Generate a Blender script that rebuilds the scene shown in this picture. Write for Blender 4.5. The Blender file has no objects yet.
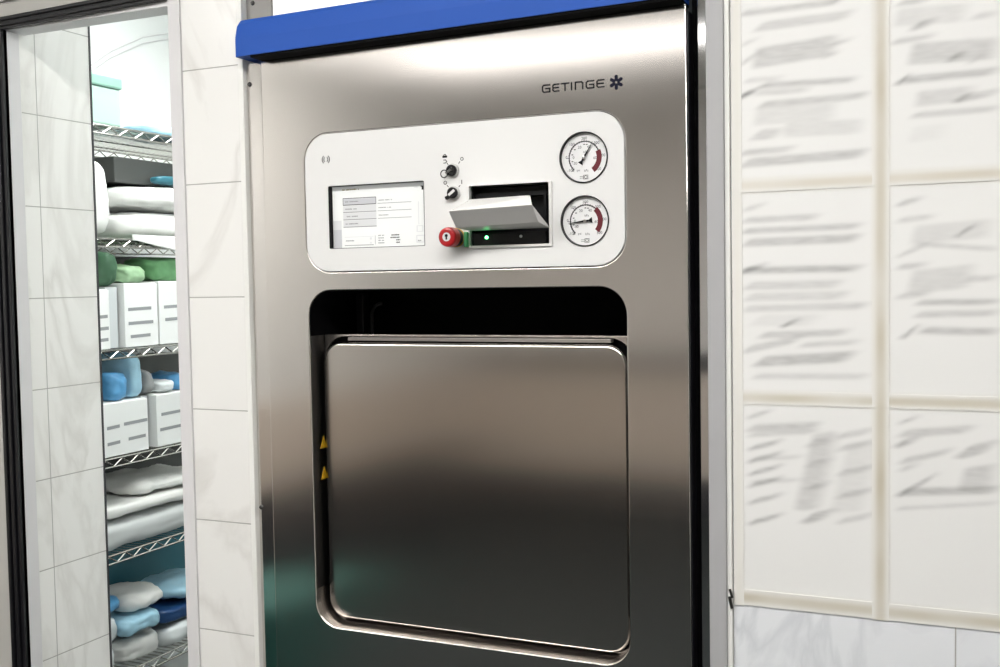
import bpy, bmesh, math, random
from mathutils import Vector, Matrix, noise
random.seed(7)
scene = bpy.context.scene
COL = scene.collection

# ------------------------------------------------------------------ materials
def new_mat(name):
    m = bpy.data.materials.new(name); m.use_nodes = True
    nt = m.node_tree
    return m, nt, nt.nodes['Principled BSDF']

def plain(name, col, rough=0.5, metal=0.0, emit=None, estr=0.0, spec=0.5, mottle=0.0, mscale=20.0, coat=0.0):
    m, nt, b = new_mat(name)
    b.inputs['Base Color'].default_value = (*col, 1)
    b.inputs['Roughness'].default_value = rough
    b.inputs['Metallic'].default_value = metal
    b.inputs['Specular IOR Level'].default_value = spec
    b.inputs['Coat Weight'].default_value = coat
    if emit:
        b.inputs['Emission Color'].default_value = (*emit, 1)
        b.inputs['Emission Strength'].default_value = estr
    if mottle:
        tc = nt.nodes.new('ShaderNodeTexCoord'); n = nt.nodes.new('ShaderNodeTexNoise')
        n.inputs['Scale'].default_value = mscale; n.inputs['Detail'].default_value = 4
        r = nt.nodes.new('ShaderNodeMix'); r.data_type = 'RGBA'
        nt.links.new(tc.outputs['Object'], n.inputs['Vector'])
        nt.links.new(n.outputs['Fac'], r.inputs['Factor'])
        r.inputs['A'].default_value = (*[c * (1 - mottle) for c in col], 1)
        r.inputs['B'].default_value = (*[min(1, c * (1 + mottle)) for c in col], 1)
        nt.links.new(r.outputs['Result'], b.inputs['Base Color'])
    return m

def brushed(name, col, rough, aniso, smudge=0.02, streak=(420, 420, 5)):
    m, nt, b = new_mat(name)
    b.inputs['Metallic'].default_value = 1.0
    b.inputs['Anisotropic'].default_value = aniso
    N = nt.nodes.new; L = nt.links.new
    tg = N('ShaderNodeTangent'); tg.direction_type = 'RADIAL'; tg.axis = 'Z'
    L(tg.outputs['Tangent'], b.inputs['Tangent'])
    b.inputs['Anisotropic Rotation'].default_value = ANISO_ROT
    tc = N('ShaderNodeTexCoord'); mp = N('ShaderNodeMapping'); mp.inputs['Scale'].default_value = streak
    L(tc.outputs['Object'], mp.inputs['Vector'])
    n1 = N('ShaderNodeTexNoise'); n1.inputs['Scale'].default_value = 1.0; n1.inputs['Detail'].default_value = 2
    L(mp.outputs['Vector'], n1.inputs['Vector'])
    n2 = N('ShaderNodeTexNoise'); n2.inputs['Scale'].default_value = 5.0; n2.inputs['Detail'].default_value = 5
    L(tc.outputs['Object'], n2.inputs['Vector'])
    ma = N('ShaderNodeMath'); ma.operation = 'MULTIPLY_ADD'
    L(n1.outputs['Fac'], ma.inputs[0]); ma.inputs[1].default_value = 0.006; ma.inputs[2].default_value = rough - 0.003
    mb = N('ShaderNodeMath'); mb.operation = 'MULTIPLY_ADD'
    L(n2.outputs['Fac'], mb.inputs[0]); mb.inputs[1].default_value = smudge; L(ma.outputs[0], mb.inputs[2])
    L(mb.outputs[0], b.inputs['Roughness'])
    mx = N('ShaderNodeMix'); mx.data_type = 'RGBA'
    L(n1.outputs['Fac'], mx.inputs['Factor'])
    mx.inputs['A'].default_value = (*[c * .992 for c in col], 1); mx.inputs['B'].default_value = (*[min(1, c * 1.008) for c in col], 1)
    L(mx.outputs['Result'], b.inputs['Base Color'])
    return m
ANISO_ROT = 0.0

def tiles(name, base, vein, axis, h0, hp, z0, zp, grout=(0.42, 0.41, 0.39), joint=0.0016, rough=0.22, vscale=3.0, vamt=0.5):
    """ceramic wall tile: joints every hp across (axis x or y) and zp up, faint marble veins"""
    m, nt, b = new_mat(name)
    N = nt.nodes.new; L = nt.links.new
    tc = N('ShaderNodeTexCoord'); sp = N('ShaderNodeSeparateXYZ'); L(tc.outputs['Object'], sp.inputs[0])
    def line(sock, o, p):
        a = N('ShaderNodeMath'); a.operation = 'SUBTRACT'; L(sock, a.inputs[0]); a.inputs[1].default_value = o - p / 2
        w = N('ShaderNodeMath'); w.operation = 'FLOORED_MODULO'; L(a.outputs[0], w.inputs[0]); w.inputs[1].default_value = p
        s = N('ShaderNodeMath'); s.operation = 'SUBTRACT'; L(w.outputs[0], s.inputs[0]); s.inputs[1].default_value = p / 2
        q = N('ShaderNodeMath'); q.operation = 'ABSOLUTE'; L(s.outputs[0], q.inputs[0])
        r = N('ShaderNodeMapRange'); r.interpolation_type = 'SMOOTHSTEP'
        L(q.outputs[0], r.inputs['Value'])
        r.inputs['From Min'].default_value = joint * .35; r.inputs['From Max'].default_value = joint * .9
        r.inputs['To Min'].default_value = 1; r.inputs['To Max'].default_value = 0
        return r.outputs['Result']
    lh = line(sp.outputs['X' if axis == 'x' else 'Y'], h0, hp)
    lz = line(sp.outputs['Z'], z0, zp)
    mx = N('ShaderNodeMath'); mx.operation = 'MAXIMUM'; L(lh, mx.inputs[0]); L(lz, mx.inputs[1])
    # veins
    mp = N('ShaderNodeMapping'); mp.inputs['Rotation'].default_value = (0.5, 0.6, 0.3); mp.inputs['Scale'].default_value = (1, 1, .45)
    L(tc.outputs['Object'], mp.inputs['Vector'])
    nz = N('ShaderNodeTexNoise'); nz.inputs['Scale'].default_value = vscale; nz.inputs['Detail'].default_value = 6; nz.inputs['Distortion'].default_value = 1.6
    L(mp.outputs['Vector'], nz.inputs['Vector'])
    d = N('ShaderNodeMath'); d.operation = 'SUBTRACT'; L(nz.outputs['Fac'], d.inputs[0]); d.inputs[1].default_value = 0.5
    ab = N('ShaderNodeMath'); ab.operation = 'ABSOLUTE'; L(d.outputs[0], ab.inputs[0])
    vr = N('ShaderNodeMapRange'); L(ab.outputs[0], vr.inputs['Value'])
    vr.inputs['From Min'].default_value = 0; vr.inputs['From Max'].default_value = .05
    vr.inputs['To Min'].default_value = vamt; vr.inputs['To Max'].default_value = 0
    n3 = N('ShaderNodeTexNoise'); n3.inputs['Scale'].default_value = 4; L(tc.outputs['Object'], n3.inputs['Vector'])
    vm = N('ShaderNodeMath'); vm.operation = 'MULTIPLY'; L(vr.outputs['Result'], vm.inputs[0]); L(n3.outputs['Fac'], vm.inputs[1])
    c1 = N('ShaderNodeMix'); c1.data_type = 'RGBA'; L(vm.outputs[0], c1.inputs['Factor'])
    c1.inputs['A'].default_value = (*base, 1); c1.inputs['B'].default_value = (*vein, 1)
    c2 = N('ShaderNodeMix'); c2.data_type = 'RGBA'; L(mx.outputs[0], c2.inputs['Factor'])
    L(c1.outputs['Result'], c2.inputs['A']); c2.inputs['B'].default_value = (*grout, 1)
    L(c2.outputs['Result'], b.inputs['Base Color'])
    rr = N('ShaderNodeMapRange'); L(mx.outputs[0], rr.inputs['Value']); rr.inputs['To Min'].default_value = rough; rr.inputs['To Max'].default_value = .8
    L(rr.outputs['Result'], b.inputs['Roughness'])
    bp = N('ShaderNodeBump'); bp.invert = True; bp.inputs['Distance'].default_value = .0008; bp.inputs['Strength'].default_value = .6
    L(mx.outputs[0], bp.inputs['Height']); L(bp.outputs['Normal'], b.inputs['Normal'])
    return m

def printed(name, rough=0.35):
    """paper / tape whose ink is stored per vertex"""
    m, nt, b = new_mat(name)
    at = nt.nodes.new('ShaderNodeAttribute'); at.attribute_name = 'ink'
    nt.links.new(at.outputs['Color'], b.inputs['Base Color'])
    b.inputs['Roughness'].default_value = rough
    return m

# ------------------------------------------------------------------ object helpers
def put(name, me, mat, parent=None, smooth=False, recentre=True):
    if mat is not None and not me.materials:
        for mm in (mat if isinstance(mat, (list, tuple)) else [mat]): me.materials.append(mm)
    o = bpy.data.objects.new(name, me); COL.objects.link(o)
    if recentre and len(me.vertices):
        lo = Vector([min(v.co[i] for v in me.vertices) for i in range(3)])
        hi = Vector([max(v.co[i] for v in me.vertices) for i in range(3)])
        c = Vector(((lo.x + hi.x) / 2, (lo.y + hi.y) / 2, lo.z if parent is None else (lo.z + hi.z) / 2))
        me.transform(Matrix.Translation(-c)); o.location = c
    if parent is not None:
        o.parent = parent; o.matrix_parent_inverse = Matrix.Translation(-parent.location)
    if smooth:
        for p in me.polygons: p.use_smooth = True
    return o

def build(name, bm, mat, parent=None, smooth=False, recentre=True):
    bmesh.ops.recalc_face_normals(bm, faces=bm.faces)
    me = bpy.data.meshes.new(name); bm.to_mesh(me); bm.free()
    return put(name, me, mat, parent, smooth, recentre)

def structure(name, bm, mat, parent=None, smooth=False):
    o = build(name, bm, mat, parent, smooth, recentre=False)
    if parent is None: o['kind'] = 'structure'
    return o

def thing(name, label, cat, loc, group=None):
    o = bpy.data.objects.new(name, None); COL.objects.link(o); o.location = loc
    o.empty_display_size = .05
    return tag(o, label, cat, group)

def tag(o, label, cat, group=None):
    o['label'] = label; o['category'] = cat
    if group: o['group'] = group
    return o

def box(bm, x0, x1, y0, y1, z0, z1, bevel=0.0, seg=2):
    r = bmesh.ops.create_cube(bm, size=1)
    vs = r['verts']
    for v in vs:
        v.co = Vector((x0 if v.co.x < 0 else x1, y0 if v.co.y < 0 else y1, z0 if v.co.z < 0 else z1))
    if bevel:
        es = list({e for v in vs for e in v.link_edges})
        bmesh.ops.bevel(bm, geom=es, offset=bevel, segments=seg, profile=.5, affect='EDGES')
    return bm

def boxes(*bs, bevel=0.0):
    bm = bmesh.new()
    for b in bs: box(bm, *b, bevel=bevel)
    return bm

def tube(bm, pts, r, n=8, cap=True):
    pts = [Vector(p) for p in pts]
    rings = []
    up = None
    for i, p in enumerate(pts):
        d = (pts[min(i + 1, len(pts) - 1)] - pts[max(i - 1, 0)]).normalized()
        if up is None:
            up = Vector((0, 0, 1)) if abs(d.z) < .9 else Vector((1, 0, 0))
        a = d.cross(up).normalized(); b = a.cross(d).normalized(); up = b
        rr = r[i] if isinstance(r, (list, tuple)) else r
        rings.append([bm.verts.new(p + rr * (math.cos(t) * a + math.sin(t) * b)) for t in [2 * math.pi * k / n for k in range(n)]])
    for A, B in zip(rings, rings[1:]):
        for k in range(n): bm.faces.new((A[k], A[(k + 1) % n], B[(k + 1) % n], B[k]))
    if cap:
        bm.faces.new(rings[0][::-1]); bm.faces.new(rings[-1])
    return bm

def lathe(bm, cx, cy, cz, prof, n=48, axis='y'):
    """profile of (radius, offset along -y towards the room); axis through (cx,cz)"""
    rings = []
    for r, d in prof:
        if r < 1e-6:
            rings.append([bm.verts.new((cx, cy - d, cz))])
        else:
            rings.append([bm.verts.new((cx + r * math.cos(t), cy - d, cz + r * math.sin(t))) for t in [2 * math.pi * k / n for k in range(n)]])
    for A, B in zip(rings, rings[1:]):
        if len(A) == 1 and len(B) == 1: continue
        for k in range(n):
            k2 = (k + 1) % n
            if len(A) == 1: bm.faces.new((A[0], B[k2], B[k]))
            elif len(B) == 1: bm.faces.new((A[k], A[k2], B[0]))
            else: bm.faces.new((A[k], A[k2], B[k2], B[k]))
    return bm

def rrect(x0, x1, z0, z1, r, n=10):
    pts = []
    rs = r if isinstance(r, (list, tuple)) else (r, r, r, r)   # bl br tr tl
    for (cx, cz, a0, rr) in ((x0 + rs[0], z0 + rs[0], 180, rs[0]), (x1 - rs[1], z0 + rs[1], 270, rs[1]), (x1 - rs[2], z1 - rs[2], 0, rs[2]), (x0 + rs[3], z1 - rs[3], 90, rs[3])):
        for k in range(n + 1):
            a = math.radians(a0 + 90 * k / n)
            pts.append((cx + rr * math.cos(a), cz + rr * math.sin(a)))
    return pts

def flat_mesh(loops, y0, y1, bevel=0.0, res=2):
    """outline (with holes) in the x-z plane, from y0 (front) to y1 (back)"""
    cu = bpy.data.curves.new('tmp', 'CURVE'); cu.dimensions = '2D'; cu.fill_mode = 'BOTH'
    for lp in loops:
        s = cu.splines.new('POLY'); s.points.add(len(lp) - 1); s.use_cyclic_u = True
        for p, (x, z) in zip(s.points, lp): p.co = (x, z, 0, 1)
    h = abs(y1 - y0) / 2
    cu.extrude = max(h - bevel, 0); cu.bevel_depth = bevel; cu.bevel_resolution = res; cu.offset = -bevel
    return curve_to_mesh(cu, (y0 + y1) / 2)

def curve_to_mesh(cu, yc):
    o = bpy.data.objects.new('tmp', cu); COL.objects.link(o)
    dg = bpy.context.evaluated_depsgraph_get(); dg.update()
    me = bpy.data.meshes.new_from_object(o.evaluated_get(dg))
    bpy.data.objects.remove(o); bpy.data.curves.remove(cu)
    me.transform(Matrix(((1, 0, 0, 0), (0, 0, -1, yc), (0, 1, 0, 0), (0, 0, 0, 1))))
    me.materials.clear()
    bm = bmesh.new(); bm.from_mesh(me)
    bmesh.ops.remove_doubles(bm, verts=bm.verts, dist=1e-6)
    bm.to_mesh(me); bm.free()
    return me

def flat(name, loops, y0, y1, mat, parent=None, bevel=0.0):
    return put(name, flat_mesh(loops, y0, y1, bevel), mat, parent)

def text_mesh(bm, s, cx, cz, size, y, align='CENTER', rot=0.0):
    cu = bpy.data.curves.new('tmp', 'FONT'); cu.body = s; cu.size = size; cu.align_x = align; cu.align_y = 'CENTER'; cu.resolution_u = 3
    me = curve_to_mesh(cu, 0)
    me.transform(Matrix.Translation((cx, y, cz)) @ Matrix.Rotation(-rot, 4, 'Y'))
    bm.from_mesh(me); bpy.data.meshes.remove(me)

def quad(bm, x0, x1, z0, z1, y, mi=0):
    f = bm.faces.new([bm.verts.new(p) for p in ((x0, y, z0), (x1, y, z0), (x1, y, z1), (x0, y, z1))]); f.material_index = mi
    return f

def stroke(bm, pts, w, y0, y1):
    """a ribbon of width w along pts (x,z), from y0 to y1"""
    for (a, b) in zip(pts, pts[1:]):
        a = Vector(a); b = Vector(b); d = (b - a).normalized(); n = Vector((-d.y, d.x)) * w / 2; e = d * w / 2
        c = [a - e + n, b + e + n, b + e - n, a - e - n]
        vs = [bm.verts.new((p.x, y0, p.y)) for p in c] + [bm.verts.new((p.x, y1, p.y)) for p in c]
        bm.faces.new(vs[:4]); bm.faces.new(vs[4:][::-1])
        for k in range(4): bm.faces.new((vs[k], vs[(k + 1) % 4], vs[4 + (k + 1) % 4], vs[4 + k]))

def arcpts(cx, cz, r, a0, a1, n=24):
    return [(cx + r * math.sin(math.radians(a0 + (a1 - a0) * k / n)), cz + r * math.cos(math.radians(a0 + (a1 - a0) * k / n))) for k in range(n + 1)]

def puff(name, x0, x1, y0, y1, z0, z1, mat, parent=None, p=4.0, rough=0.01, seed=0.0, fine=6.0, cuts=14, sag=0.0):
    """a soft packed bundle: rounded box with creases"""
    bm = bmesh.new(); bmesh.ops.create_cube(bm, size=2)
    bmesh.ops.subdivide_edges(bm, edges=bm.edges[:], cuts=cuts, use_grid_fill=True)
    c = Vector(((x0 + x1) / 2, (y0 + y1) / 2, (z0 + z1) / 2)); h = Vector(((x1 - x0) / 2, (y1 - y0) / 2, (z1 - z0) / 2))
    for v in bm.verts:
        q = v.co.copy()
        l = (abs(q.x) ** p + abs(q.y) ** p + abs(q.z) ** p) ** (1 / p)
        q = q / l * max(abs(q.x), abs(q.y), abs(q.z))
        w = Vector((c.x + q.x * h.x, c.y + q.y * h.y, c.z + q.z * h.z))
        s = w * fine * 2 + Vector((seed, seed * 2, seed * 3))
        d = noise.noise(s) + .5 * abs(noise.noise(s * 2.3)) + .3 * noise.noise(s * 5)
        nrm = Vector((q.x / h.x, q.y / h.y, q.z / h.z)).normalized()
        w += nrm * d * rough
        if sag: w.z -= sag * (1 - q.y * q.y) * max(0, q.z) * .5
        if w.z < z0 + .001: w.z = z0 + .001
        v.co = w
    for i, (a, b) in enumerate(((x0, x1), (y0, y1), (z0, z1))):
        lo = min(v.co[i] for v in bm.verts); hi = max(v.co[i] for v in bm.verts)
        for v in bm.verts: v.co[i] = a + (v.co[i] - lo) / (hi - lo) * (b - a)
    return build(name, bm, mat, parent, smooth=True)

EXPOSURE = 0.92
PRINT_11 = [(-0.313,1.935,-0.176,1.936,0.0092,0.4), (-0.289,1.913,-0.16,1.916,0.0135,0.32), (-0.313,1.89,-0.289,1.896,0.0063,0.25), (-0.294,1.868,-0.18,1.876,0.0294,0.4), (-0.313,1.864,-0.289,1.874,0.0084,0.35), (-0.188,1.877,-0.158,1.882,0.0063,0.3), (-0.197,1.861,-0.176,1.865,0.0059,0.25), (-0.307,1.837,-0.255,1.836,0.0081,0.25), (-0.285,1.828,-0.154,1.825,0.0084,0.45), (-0.316,1.815,-0.29,1.822,0.0081,0.85), (-0.29,1.818,-0.217,1.816,0.009,0.3), (-0.286,1.8,-0.138,1.802,0.0101,0.4), (-0.294,1.783,-0.18,1.783,0.0252,0.18), (-0.294,1.757,-0.256,1.757,0.0157,0.32), (-0.251,1.761,-0.144,1.759,0.021,0.2), (-0.314,1.732,-0.239,1.734,0.009,0.36), (-0.31,1.717,-0.14,1.721,0.0135,0.42), (-0.184,1.937,-0.172,1.94,0.0059,0.6)]
PRINT_12 = [(-0.1,1.905,-0.009,1.902,0.0252,0.2), (-0.077,1.89,-0.054,1.893,0.0105,0.5), (-0.002,1.895,0.029,1.896,0.0084,0.3), (-0.104,1.872,-0.05,1.875,0.0078,0.35), (-0.081,1.853,0.03,1.85,0.0294,0.35), (-0.031,1.842,-0.012,1.846,0.0084,0.6), (-0.005,1.836,0.006,1.839,0.0084,0.35), (-0.096,1.818,0.03,1.82,0.0105,0.45), (-0.096,1.816,-0.085,1.823,0.007,0.7), (-0.073,1.791,-0.001,1.793,0.021,0.28), (-0.02,1.787,-0.001,1.789,0.0097,0.65), (-0.001,1.789,0.03,1.792,0.0097,0.35), (-0.077,1.769,0.03,1.77,0.0084,0.35), (-0.081,1.742,-0.034,1.745,0.021,0.08), (-0.096,1.924,-0.058,1.924,0.0078,0.4)]
PRINT_21 = [(-0.311,1.649,-0.28,1.655,0.0074,0.25), (-0.311,1.633,-0.205,1.634,0.0092,0.35), (-0.312,1.617,-0.147,1.619,0.0089,0.4), (-0.309,1.6,-0.149,1.602,0.0124,0.42), (-0.314,1.559,-0.147,1.559,0.0102,0.5), (-0.312,1.559,-0.28,1.566,0.0079,0.5), (-0.307,1.536,-0.174,1.537,0.0124,0.28), (-0.307,1.519,-0.164,1.521,0.0124,0.25), (-0.31,1.502,-0.136,1.506,0.0099,0.3), (-0.295,1.485,-0.206,1.485,0.0173,0.12), (-0.255,1.478,-0.233,1.485,0.0069,0.75), (-0.286,1.463,-0.165,1.468,0.0099,0.38), (-0.31,1.441,-0.229,1.459,0.0109,0.35), (-0.229,1.449,-0.149,1.454,0.0079,0.3), (-0.291,1.424,-0.158,1.433,0.0158,0.47), (-0.296,1.402,-0.135,1.405,0.0089,0.25)]
PRINT_22 = [(-0.096,1.648,-0.068,1.653,0.0074,0.45), (-0.096,1.625,-0.051,1.628,0.0077,0.3), (-0.077,1.604,0.023,1.61,0.0257,0.2), (-0.02,1.603,0.001,1.613,0.0074,0.65), (-0.072,1.591,0.031,1.581,0.0069,0.3), (-0.096,1.576,-0.055,1.592,0.0069,0.3), (-0.096,1.56,-0.06,1.562,0.0083,0.35), (-0.081,1.538,-0.001,1.546,0.0323,0.25), (-0.009,1.542,0.031,1.542,0.0086,0.3), (-0.096,1.519,-0.055,1.522,0.0083,0.3), (-0.07,1.51,0.032,1.51,0.0083,0.45), (-0.072,1.493,0.032,1.495,0.0092,0.35), (-0.089,1.464,-0.072,1.474,0.0102,0.6), (-0.066,1.471,0.032,1.469,0.0102,0.45)]
PRINT_31 = [(-0.306,1.341,-0.273,1.351,0.0062,0.4), (-0.304,1.324,-0.205,1.332,0.0112,0.4), (-0.304,1.314,-0.205,1.324,0.0075,0.3), (-0.226,1.261,-0.189,1.269,0.1105,0.3), (-0.223,1.194,-0.188,1.204,0.0145,0.45), (-0.176,1.255,-0.13,1.264,0.0989,0.13), (-0.304,1.294,-0.258,1.307,0.0075,0.5), (-0.304,1.275,-0.258,1.289,0.0075,0.5), (-0.304,1.256,-0.258,1.27,0.0075,0.5), (-0.304,1.238,-0.258,1.252,0.0075,0.5), (-0.304,1.213,-0.258,1.227,0.0075,0.5), (-0.304,1.182,-0.258,1.197,0.0075,0.5), (-0.301,1.278,-0.228,1.285,0.0062,0.25), (-0.301,1.244,-0.228,1.251,0.0062,0.25), (-0.176,1.318,-0.128,1.329,0.0093,0.3), (-0.176,1.3,-0.128,1.312,0.0093,0.3), (-0.176,1.264,-0.128,1.276,0.0093,0.3), (-0.176,1.231,-0.128,1.243,0.0093,0.3), (-0.176,1.194,-0.128,1.207,0.0087,0.3), (-0.22,1.304,-0.187,1.312,0.01,0.25), (-0.22,1.274,-0.188,1.281,0.01,0.25), (-0.22,1.24,-0.188,1.248,0.01,0.25)]
PRINT_32 = [(-0.094,1.341,-0.07,1.349,0.0058,0.4), (-0.092,1.325,-0.001,1.335,0.0116,0.37), (-0.097,1.31,-0.072,1.317,0.0105,0.55), (-0.092,1.286,-0.027,1.304,0.0087,0.35), (-0.092,1.275,-0.07,1.281,0.0081,0.3), (-0.014,1.302,0.026,1.313,0.0163,0.45), (-0.013,1.265,0.028,1.273,0.032,0.33), (-0.092,1.242,0.033,1.253,0.0112,0.5), (-0.094,1.239,-0.048,1.268,0.0081,0.45), (-0.097,1.218,0.033,1.235,0.0058,0.25)]

# ------------------------------------------------------------------ palette
M = {}
M['tile']   = tiles('marbled_wall_tile', (.87, .865, .84), (.52, .50, .46), 'x', -1.215, .40, .058, .21)
M['tile_r'] = tiles('marbled_notice_wall_tile', (.83, .85, .88), (.40, .43, .47), 'x', -.332, .31, .058, .21, vscale=5, vamt=.55)
M['tile_l'] = tiles('marbled_reveal_tile', (.93, .925, .90), (.55, .53, .49), 'y', .076, .30, -.0045, .1917)
M['white_wall'] = plain('white_wall_paint', (.80, .80, .78), .6, mottle=.02, mscale=3)
M['bright_wall'] = plain('white_store_paint', (.86, .88, .87), .6)
M['ceil'] = plain('ceiling_white', (.78, .77, .74), .8)
M['floor'] = plain('green_grey_vinyl', (.030, .035, .036), .6, spec=.12, mottle=.2, mscale=8)
M['back_up'] = plain('warm_grey_paint', (.72, .685, .65), .7)
M['back_low'] = plain('tan_panelling', (.64, .56, .485), .6)
M['rail'] = plain('dark_rail', (.04, .04, .045), .5)
M['white_frame'] = plain('white_enamel_frame', (.74, .73, .74), .35)
M['white_bead'] = plain('white_corner_bead', (.86, .86, .83), .3)
M['grey_frame'] = plain('grey_aluminium_frame', (.50, .49, .46), .4)
M['post'] = plain('grey_painted_post', (.43, .43, .44), .45, mottle=.06, mscale=9)
M['black_rubber'] = plain('black_rubber', (.006, .006, .008), .35)
M['black'] = plain('black_liner_and_shade', (.0025, .0025, .003), .7, spec=.08)  # liner black, also the painted shade under the blue band
M['steel'] = brushed('brushed_stainless', (.80, .765, .73), .155, .78)
M['steel_door'] = brushed('brushed_door_stainless', (.72, .675, .63), .145, .78)
M['steel_strip'] = brushed('polished_stainless', (.78, .75, .72), .10, .3, smudge=.02)
M['steel_dark'] = plain('dark_stainless', (.10, .098, .095), .35, metal=1.0)
M['steel_lip'] = plain('bright_stainless_lip', (.62, .58, .55), .25, metal=1.0)
M['chrome'] = plain('mirror_chrome', (.80, .80, .80), .06, metal=1.0)
M['ribbed'] = plain('ribbed_bright_steel', (.86, .85, .83), .32, metal=.35)
M['blue'] = plain('blue_enamel', (.016, .092, .44), .5, spec=.25, mottle=.06, mscale=7)
M['panel'] = plain('white_panel_enamel', (.80, .80, .79), .4)
M['cover'] = plain('white_cover_plastic', (.80, .79, .775), .4)
M['black_plastic'] = plain('black_plastic', (.006, .006, .007), .35, spec=.3)
M['ink'] = plain('black_print', (.008, .008, .010), .6, spec=.2)
M['navy'] = plain('navy_print', (.005, .005, .022), .6, spec=.2)
M['grey_ink'] = plain('grey_print', (.20, .20, .21), .5)
M['red'] = plain('red_plastic', (.42, .010, .014), .28)
M['dial_ink'] = plain('dial_print_black', (.05, .05, .055), .5)
M['red_zone'] = plain('dark_red_print', (.13, .004, .012), .5)
M['yellow'] = plain('yellow_collar', (.70, .42, .02), .4)
M['green_led'] = plain('green_led', (.1, .8, .3), .3, emit=(.10, 1.0, .28), estr=12.0)
M['white_led'] = plain('clear_led', (.75, .75, .75), .2)
M['green_glow'] = plain('green_lit_plastic', (.10, .42, .18), .3)
M['dial'] = plain('dial_white', (.84, .84, .84), .4)
M['lcd'] = plain('lcd_backlit', (.80, .81, .80), .25, emit=(.96, 1.0, .98), estr=.10)
M['lcd_grey'] = plain('lcd_grey', (.62, .63, .66), .25)
M['lcd_light'] = plain('lcd_pale', (.76, .77, .78), .25)
M['lcd_mid'] = plain('lcd_line', (.33, .34, .35), .25)
M['lcd_dark'] = plain('lcd_black', (.02, .02, .02), .25)
M['lcd_brown'] = plain('lcd_brown', (.42, .36, .20), .25)
M['lamp'] = plain('lamp_diffuser', (.9, .9, .9), .4, emit=(1.0, .98, .95), estr=15.0)
M['lamp_far'] = plain('far_lamp_diffuser', (.9, .9, .9), .4, emit=(1.0, .975, .94), estr=3.3)
M['fill_side'] = plain('side_fill_diffuser', (.9, .9, .9), .4, emit=(1.0, .975, .94), estr=12.5)
M['lamp_store'] = plain('store_lamp_diffuser', (.9, .9, .9), .4, emit=(.97, 1.0, .98), estr=8.5)
M['paper'] = printed('printed_sheet')
M['tape'] = printed('yellowed_tape', .3)
M['silver'] = plain('satin_silver', (.55, .55, .54), .35, metal=.3)
M['rail_grey'] = plain('dull_grey_steel', (.30, .28, .27), .4, metal=1.0)
M['fascia'] = plain('dull_fascia_steel', (.26, .25, .235), .45, metal=.3)
M['wire'] = plain('chrome_wire', (.60, .59, .56), .25, metal=1.0)
M['linen'] = plain('white_linen', (.80, .80, .78), .8)
M['linen_grey'] = plain('grey_linen', (.58, .60, .60), .85)
M['carton'] = plain('white_carton', (.82, .83, .82), .6)
M['carton_grey'] = plain('grey_carton', (.60, .63, .64), .6)
M['carton_ink'] = plain('carton_print', (.30, .31, .32), .6)
M['shade_dark'] = plain('dark_shade_grey', (.055, .058, .055), .5)  # dark grey of the blocks that stand in for shelf shade
M['mint'] = plain('mint_plastic', (.36, .52, .455), .35)
M['mint_lid'] = plain('mint_lid', (.23, .40, .33), .35)
M['green_wrap'] = plain('green_wrap', (.12, .30, .13), .5, mottle=.4, mscale=20)
M['green_dark'] = plain('dark_green_wrap', (.055, .14, .075), .5, mottle=.3, mscale=20)
M['green_pale'] = plain('pale_green_wrap', (.32, .50, .30), .5, mottle=.3, mscale=20)
M['blue_wrap'] = plain('blue_wrap', (.09, .30, .55), .35, mottle=.35, mscale=16)
M['blue_pale'] = plain('pale_blue_wrap', (.36, .60, .74), .35, mottle=.25, mscale=16)
M['teal'] = plain('teal_plastic', (.03, .15, .20), .35)
M['teal_bin'] = plain('teal_bin_plastic', (.03, .135, .12), .5)
M['navy_wrap'] = plain('navy_wrap', (.012, .055, .17), .4)
M['white_film'] = plain('white_film', (.74, .78, .79), .25, mottle=.1, mscale=12)
M['grey_wrap'] = plain('grey_wrap', (.28, .29, .29), .5, mottle=.2, mscale=14)

# ------------------------------------------------------------------ the setting
XL, XR, YB, ZC = -3.3, 1.9, -5.2, 2.75     # treatment room
structure('floor', boxes((-3.5, 2.1, -5.4, 2.8, -.1, 0)), M['floor'])
structure('ceiling', boxes((-3.5, 2.1, -5.4, 2.8, ZC, ZC + .1)), M['ceil'])
wb = structure('wall_back', boxes((XL, XR, YB - .1, YB, 0, ZC)), M['back_up'])
structure('trim_1', boxes((XL, XR, YB, YB + .012, .24, .93), bevel=.003), M['back_low'])
structure('trim_2', boxes((XL, XR, YB, YB + .03, .93, 1.06), bevel=.006), M['rail'])
structure('baseboard_back', boxes((XL, XR, YB, YB + .015, 0, .24), bevel=.003), M['rail'])
structure('trim_9', boxes((XL, XL + .012, YB + .04, -.1, .50, .95), bevel=.003), M['back_low'])
structure('baseboard_left', boxes((XL, XL + .02, YB + .04, -.1, 0, .499), bevel=.003), M['rail'])
structure('wall_right', boxes((XR, XR + .1, YB - .1, .2, 0, ZC)), M['white_wall'])
structure('wall_left', boxes((XL - .1, XL, YB - .1, 0, 0, ZC)), M['white_wall'])
# the tiled wall the machine is built into
TH = .226
structure('wall_front', boxes((-1.347, -1.218, 0, TH, 0, ZC), (XL - .1, -1.900, 0, TH, 0, ZC), (-1.900, -1.347, .0505, TH, 2.351, ZC), (-1.900, -1.347, 0, .0505, 2.36, ZC)), M['tile'])
structure('wall_front_notice', boxes((-.3315, XR, 0, TH, 0, ZC)), M['tile_r'])
structure('wall_front_header', boxes((-1.218, -.3315, .06, TH, 2.35, ZC)), M['white_wall'])
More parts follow.
